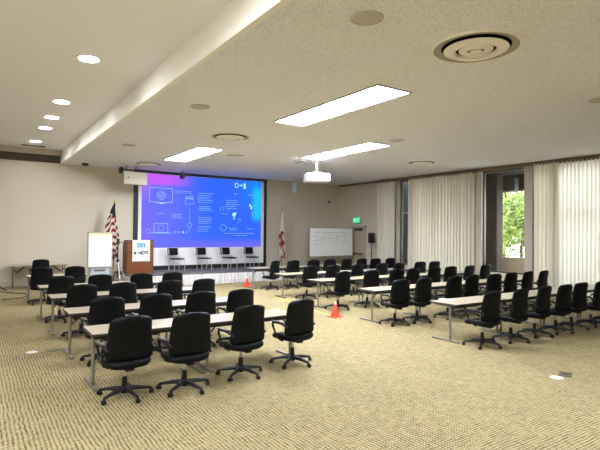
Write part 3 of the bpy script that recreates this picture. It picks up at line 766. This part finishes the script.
scrib(-1.0, .95, 1.98)
for c in (-.62, -.2, .22, .64):
    for r_ in range(5):
        if rw.random() < .85: scrib(c, c + rw.uniform(.14, .32), 1.87 - .085 * r_)
for r_ in range(3): scrib(-1.13, -.85, 1.78 - .17 * r_)
g.build('handwriting', M['ink'], t)

# loudspeaker on a stand by the door
t = thing('loudspeaker_stand', 'black pole stand holding a loudspeaker by the right wall', 'stand', (15.02, 16.72, 0))
MB().tube([(0, 0, .1), (0, 0, 1.52)], .022).build('pole', M['cap'], t, smooth=60)
MB().lathe([(.03, 1.0), (.04, 1.03), (.03, 1.06)], n=12).build('clamp', M['cap'], t)
for a in (.6, 2.7, 4.8):
    MB().tube([(0, 0, .65), (.34 * math.cos(a), .34 * math.sin(a), .02)], .015).build('leg', M['cap'], t, smooth=60)
t = thing('loudspeaker', 'black loudspeaker on top of the pole stand by the right wall', 'loudspeaker', (15.02, 16.72, 1.52), math.radians(-42))
MB().bbox(-.15, .15, -.14, .14, 0, .46, .03).build('cabinet', M['black'], t, smooth=30)
MB().bbox(-.13, .13, -.155, -.135, .03, .43, .01).build('grille', M['fabric'], t)
MB().lathe([(.045, 0), (.045, .01)], n=16).xf(Matrix.Rotation(PI / 2, 4, 'X')).xf(Matrix.Translation((0, -.155, .36))).build('tweeter', M['cap'], t)

# ------------------------------------------------------------------ office chair
def swivel_chair():
    t = thing('office_chair', '', 'chair', (0, 0, 0))
    # seat cushion: rounded rectangle with domed top and dropped front
    def outline(u, k=1.0):
        a = 2 * PI * u; c, s = math.cos(a), math.sin(a); p = .42
        return (.262 * k * math.copysign(abs(c) ** p, c), .245 * k * math.copysign(abs(s) ** p, s))
    prof = [(.0, .372), (.60, .374), (.90, .384), (1.0, .412), (1.0, .445), (.93, .468), (.6, .476), (.0, .478)]
    def seat(u, v):
        k, z = prof[int(round(v * 7))]; x, y = outline(u, max(k, .001))
        return (x, y - .005, z - .03 * max(0, y - .1) / .15 * (1 if z > .4 else .4) + .02 * (x / .26) ** 2)
    MB().grid(seat, 36, 7, close_u=True).build('seat', M['fabric'], t, smooth=60)
    # backrest: tapered, reclined, gently curved around the sitter
    def back(u, v, th):
        s = u * 2 - 1
        zt = v
        hw = .276 - .036 * max(0, v - .25) / .75
        rt = .055                                            # rounded upper and lower corners
        e = 0
        if v > .9: e = rt * (1 - math.sqrt(max(0, 1 - ((v - .9) / .1) ** 2)))
        if v < .10: e = .05 * (1 - math.sqrt(max(0, 1 - ((.10 - v) / .10) ** 2)))
        x = s * (hw - e)
        z = .472 + .532 * zt - .022 * s * s * (v ** 3)
        y = -.185 - .085 * zt + .035 * math.sin(PI * zt) * .6 + .055 * s * s * (.4 + .6 * v)
        edge = (1 - abs(s) ** 6) * (1 - abs(2 * v - 1) ** 8)
        return (x, y - th * (.35 + .65 * edge), z)
    nu, nv = 18, 18
    mb = MB(); n1 = (nu + 1) * (nv + 1)
    mb.grid(lambda u, v: back(u, v, .034), nu, nv); mb.grid(lambda u, v: back(u, v, -.034), nu, nv)
    rim = [i for i in range(nu + 1)] + [j * (nu + 1) + nu for j in range(1, nv + 1)] + [nv * (nu + 1) + i for i in range(nu - 1, -1, -1)] + [j * (nu + 1) for j in range(nv - 1, 0, -1)]
    mb.f += [(rim[i], rim[(i + 1) % len(rim)], rim[(i + 1) % len(rim)] + n1, rim[i] + n1) for i in range(len(rim))]
    mb.build('backrest', M['fabric'], t, smooth=70)
    MB().bbox(-.05, .05, -.20, .06, .345, .385, .012).build('seat_mechanism', M['black'], t)
    for s in (-1, 1):
        pts = [(s * .262, -.20, .60), (s * .285, -.12, .645), (s * .29, .02, .655), (s * .288, .115, .645), (s * .282, .135, .60), (s * .27, .07, .48), (s * .25, .0, .40), (s * .2, -.02, .375)]
        a = MB().tube(pts, [.017, .018, .018, .018, .016, .014, .014, .012], 8).build('armrest', M['black'], t, smooth=60)
        MB().bbox(s * .288 - .03, s * .288 + .03, -.13, .125, .655, .678, .01).build('arm_pad', M['arm'], a, smooth=40)
    l = MB().lathe([(.020, .20), (.020, .36)], n=12); l.build('gas_lift', M['chrome'], t, smooth=40)
    MB().lathe([(.034, .10), (.034, .14), (.028, .25), (.024, .25)], n=14).build('lift_sleeve', M['black'], t, smooth=40)
    b = MB().lathe([(.045, .055), (.05, .08), (.045, .125), (.03, .14)], n=15)
    base = None
    for k in range(5):
        a = 2 * PI * k / 5; c, s = math.cos(a), math.sin(a)
        b.tube([(.03 * c, .03 * s, .105), (.16 * c, .16 * s, .095), (.315 * c, .315 * s, .070)], [.030, .026, .016], 6)
    base = b.build('star_base', M['black'], t, smooth=50)
    for k in range(5):
        a = 2 * PI * k / 5; c, s = math.cos(a), math.sin(a); ta = a + 1.1
        mb = MB()
        for q in (-.014, .014):
            w = MB().lathe([(.006, -.010), (.027, -.010), (.029, 0), (.027, .010), (.006, .010)], n=14).xf(Matrix.Rotation(PI / 2, 4, 'X')).xf(Matrix.Translation((0, q, .029)))
            mb.add(w.v, w.f)
        mb.tube([(0, 0, .03), (0, 0, .075)], .009, 6)
        mb.xf(Matrix.Translation((.318 * c, .318 * s, 0)) @ Matrix.Rotation(ta, 4, 'Z'))
        mb.build('caster', M['black'], base, smooth=40)
    f = MB().tube([(.04, .02, .362), (.27, .02, .36)], .006, 6); f.bbox(.25, .30, .005, .035, .352, .366, .004)
    f.build('height_lever', M['alu'], t)
    return t
CH = swivel_chair(); used = [False]
rc = random.Random(21)
def chair(x, y, rz, lb, gr):
    if used[0]: o = copy_tree(CH)
    else: o = CH; used[0] = True
    o.location = (x, y, 0); o.rotation_euler = (0, 0, rz); o['label'] = lb; o['group'] = gr
    for c in o.children:
        if c.name.startswith('star_base'): c.rotation_euler = (0, 0, rc.uniform(-.12, .12) - rz)
    return o

# ------------------------------------------------------------------ training table
def training_table(L=1.50):
    t = thing('training_table', '', 'table', (0, 0, 0))
    W = .62
    MB().bbox(-L / 2, L / 2, -W / 2, W / 2, .672, .702, .004).build('tabletop', M['top'], t)
    f = MB(); e = .004
    f.box(-L / 2 - e, L / 2 + e, -W / 2 - e, -W / 2, .670, .698); f.box(-L / 2 - e, L / 2 + e, W / 2, W / 2 + e, .670, .698)
    f.box(-L / 2 - e, -L / 2, -W / 2, W / 2, .670, .698); f.box(L / 2, L / 2 + e, -W / 2, W / 2, .670, .698)
    f.build('edge_band', M['edge'], t)
    for s in (-1, 1):
        x = s * (L / 2 - .04)
        lg = MB().tube([(x, -.14, .03), (x, -.14, .67)], .024, 12).build('leg', M['steel'], t, smooth=50)
        MB().bbox(x - .03, x + .03, -.34, .26, .0, .032, .008).build('foot_bar', M['foot'], lg)
        f = MB().bbox(x - .03, x + .03, -.26, .22, .645, .672, .005); f.tube([(x - s * .02, -.14, .50), (x - s * .20, -.10, .655)], .012, 6)
        f.build('top_bracket', M['edge'], lg)
    MB().bbox(-L / 2 + .06, L / 2 - .06, -.165, -.115, .60, .65, .006).build('cross_beam', M['edge'], t)
    return t
TB = training_table(); tused = [False]
def table(x0, ypost, lb, gr, dx=1.57):
    if tused[0]: o = copy_tree(TB)
    else: o = TB; tused[0] = True
    o.location = (x0 + 1.50 / 2, ypost + .14, 0); o['label'] = lb; o['group'] = gr
    return o

ROWS = ['rear row', 'next-to-rear row', 'middle row', 'next-to-front row', 'stage-front row']
ORD = ['first', 'second', 'third', 'fourth', 'fifth', 'sixth', 'seventh', 'last']
# lectern-side block (left of the aisle); chairs counted from its outer end, away from the aisle
LY = [6.657, 8.447, 10.468, 12.386, 15.35]
LXS = [[1.54, 2.24, 3.12, 4.05], [1.68, 2.43, 3.17, 3.89], [1.70, 2.41, 3.33, 4.04], [1.59, 2.40, 3.31, 4.03], [1.55, 2.34]]
LYS = [[6.08, 5.96, 6.14, 6.26], [], [], [], []]
for i, (yp, xs) in enumerate(zip(LY, LXS)):
    nt_ = 1 if i == 4 else 2
    for k in range(nt_):
        table(1.25 + k * 1.55, yp, 'beige training table, %s of lectern-side block, %s' % (ROWS[i], ['outer end', 'aisle end'][k]), 'tables of the lectern-side block')
    for j, x in enumerate(xs):
        yb = LYS[i][j] if LYS[i] else yp - .53 + rc.uniform(-.04, .04)
        if i == 4: yb = 14.85
        chair(x, yb, (.08, .06, .13, .11)[j] if i == 0 else rc.uniform(-.09, .09),
              'black office chair, %s from outer end, %s of lectern-side block' % (ORD[j] if j < len(xs) - 1 or i == 4 else 'fourth', ROWS[i]), 'office chairs of the lectern-side block')
# window-side block (right of the aisle); counted from the aisle
RY = [6.016, 8.303, 10.611, 12.665, 15.2]
RX0 = [7.31, 7.45, 7.62, 7.78, 8.12]
RXS = [[7.56, 8.40, 9.23, 9.93, 10.62, 11.33, 12.1], [7.68, 8.37, 9.38, 10.04, 10.91, 11.67, 12.39, 13.11],
       [7.91, 8.90, 9.83, 10.50, 11.34, 12.10, 12.95, 13.81], [8.35, 9.17, 10.16, 11.19, 11.96, 13.03, 13.78],
       [8.56, 9.37, 10.25, 10.99, 11.70, 12.39, 13.04, 13.74]]
for i, (yp, xs) in enumerate(zip(RY, RXS)):
    for k in range(4):
        table(RX0[i] + k * 1.55, yp, 'beige training table, %s of window-side block, %s from aisle' % (ROWS[i], ORD[k]), 'tables of the window-side block')
    for j, x in enumerate(xs):
        yb = yp - .54 + rc.uniform(-.03, .03)
        if i == 4: yb = 14.66 - (.0 if j < 4 else .12 * (j - 3) * .6)
        rz = rc.uniform(-.10, .10) + (.35 if (i == 4 and j == 0) else 0)
        chair(x, yb, rz, 'black office chair, %s from aisle, %s of window-side block' % (ORD[j] if j < 7 else 'eighth', ROWS[i]), 'office chairs of the window-side block')
# wall table and its chair
t = thing('folding_table', 'long beige folding table against the back wall, left of the easel', 'table', (1.92, 19.2, 0))
MB().bbox(-.88, .88, -.30, .30, .74, .775, .006).build('tabletop', M['top'], t)
for s_ in (-1, 1):
    lg = MB(); lg.tube([(s_ * .78, -.24, .02), (s_ * .78, -.24, .74)], .018); lg.tube([(s_ * .78, .24, .02), (s_ * .78, .24, .74)], .018); lg.tube([(s_ * .78, -.24, .1), (s_ * .78, .24, .1)], .012)
    l = lg.build('leg', M['foot'], t, smooth=60)
    MB().tube([(s_ * .78, 0, .60), (s_ * .68, 0, .52), (s_ * .42, 0, .73)], .022).build('fold_brace', M['cap'], l, smooth=60)
    MB().tube([(s_ * .78, -.24, .60), (s_ * .78, .24, .60)], .012).build('cross_tube', M['foot'], l, smooth=60)
chair(1.88, 18.55, .05, 'black office chair pushed up to the folding table at the back wall', 'office chair at the wall table')

# ------------------------------------------------------------------ small things
def cone(x, y, lb):
    t = thing('traffic_cone', lb, 'cone', (x, y, 0), .3, 'orange traffic cones')
    MB().bbox(-.14, .14, -.14, .14, 0, .022, .006).build('base_plate', M['cone'], t)
    MB().lathe([(.105, .022), (.085, .09), (.03, .30), (.024, .305)], n=24).build('body', M['cone'], t, smooth=40)
    MB().lathe([(.031, .298), (.020, .36), (.012, .36)], n=24).build('tip', M['conewhite'], t, smooth=40)
cone(7.12, 9.17, 'small orange traffic cone beside the middle window-side tables at the aisle')
cone(8.26, 15.85, 'small orange traffic cone in front of the white stage skirt')
tp = MB(); a = Vector((7.79, 13.4)); b = Vector((7.05, 8.95)); n = Vector((-(b - a).y, (b - a).x)).normalized() * .02
tp.add([(a.x - n.x, a.y - n.y, .004), (b.x - n.x, b.y - n.y, .004), (b.x + n.x, b.y + n.y, .004), (a.x + n.x, a.y + n.y, .004),
        (a.x - n.x, a.y - n.y, .0), (b.x - n.x, b.y - n.y, .0), (b.x + n.x, b.y + n.y, .0), (a.x + n.x, a.y + n.y, .0)],
       [(0, 1, 2, 3), (4, 7, 6, 5), (0, 4, 5, 1), (1, 5, 6, 2), (2, 6, 7, 3), (3, 7, 4, 0)])
tag(tp.build('floor_tape', M['yellow']), 'yellow tape line running along the aisle floor between the two cones', 'tape')
tag(MB().tube([(.74, 18.2, .012), (.93, 17.78, .012), (1.13, 17.53, .012), (1.35, 17.3, .012), (1.38, 16.7, .012), (1.14, 16.2, .012), (.7, 16.1, .012)], .012, 6).build('floor_cable', M['cable'], smooth=60), 'black cable curling over the carpet by the back wall table', 'cable')
def floor_outlet(x, y, dx, dy, lb, lb2):
    t = tag(MB().lathe([(.085, 0), (.085, .008), (.07, .012), (.005, .012)], n=28).build('floor_outlet', M['paper'], loc=(x, y, 0), smooth=40), lb, 'floor outlet')
    p = thing('floor_plate', lb2, 'floor plate', (x + dx, y + dy, 0), .4)
    MB().bbox(-.12, .12, -.08, .08, 0, .008, .003).build('plate', M['ventgap'], p)
    MB().lathe([(.045, .008), (.045, .011)], n=18).build('cap', M['edge'], p)
floor_outlet(6.79, 3.72, .27, .02, 'round white floor outlet cover in the open carpet near the rear tables', 'dark flat floor plate beside the white outlet cover in the open carpet')
floor_outlet(.82, 9.04, .36, -.02, 'round white floor outlet cover left of the lectern-side tables', 'dark flat floor plate left of the lectern-side tables')
tag(MB().bbox(-.16, .16, -.11, .11, 0, .012, .003).build('card_folder', M['folder'], loc=(9.55, 10.9, .702)), 'yellow folder lying on a middle window-side table', 'folder').rotation_euler = (0, 0, .3)
tag(MB().box(-.11, .11, -.15, .15, 0, .003).build('paper_sheet', M['paper'], loc=(7.72, 6.40, .702)), 'white paper sheet on the rear window-side table nearest the aisle', 'paper').rotation_euler = (0, 0, .5)

# ------------------------------------------------------------------ world, camera, view
w = bpy.data.worlds.new('sky'); scene.world = w; w.use_nodes = True
bg = w.node_tree.nodes['Background']; bg.inputs['Color'].default_value = (0.93, 0.97, 1.0, 1); bg.inputs['Strength'].default_value = 6.0

cam = bpy.data.cameras.new('camera'); co = bpy.data.objects.new('camera', cam); COL.objects.link(co)
F, yaw, pit, rol, H = 490.8, math.radians(33.636), math.radians(.777), math.radians(.56), 2.0
fw = Vector((math.sin(yaw) * math.cos(pit), math.cos(yaw) * math.cos(pit), math.sin(pit)))
rt = Vector((math.cos(yaw), -math.sin(yaw), 0)); up = rt.cross(fw)
r2 = rt * math.cos(rol) + up * math.sin(rol); u2 = r2.cross(fw)
co.matrix_world = Matrix(((r2.x, u2.x, -fw.x, 0), (r2.y, u2.y, -fw.y, 0), (r2.z, u2.z, -fw.z, H), (0, 0, 0, 1)))
cam.sensor_fit = 'HORIZONTAL'; cam.sensor_width = 36; cam.lens = F / 600 * 36; cam.clip_start = .05; cam.clip_end = 200
scene.camera = co
vs = scene.view_settings; vs.view_transform = 'Standard'; vs.look = 'None'; vs.gamma = 1; vs.exposure = 1.07; vs.use_curve_mapping = False
scene.cycles.use_denoising = True
scene.cycles.max_bounces = 10; scene.cycles.diffuse_bounces = 8; scene.cycles.sample_clamp_indirect = 8
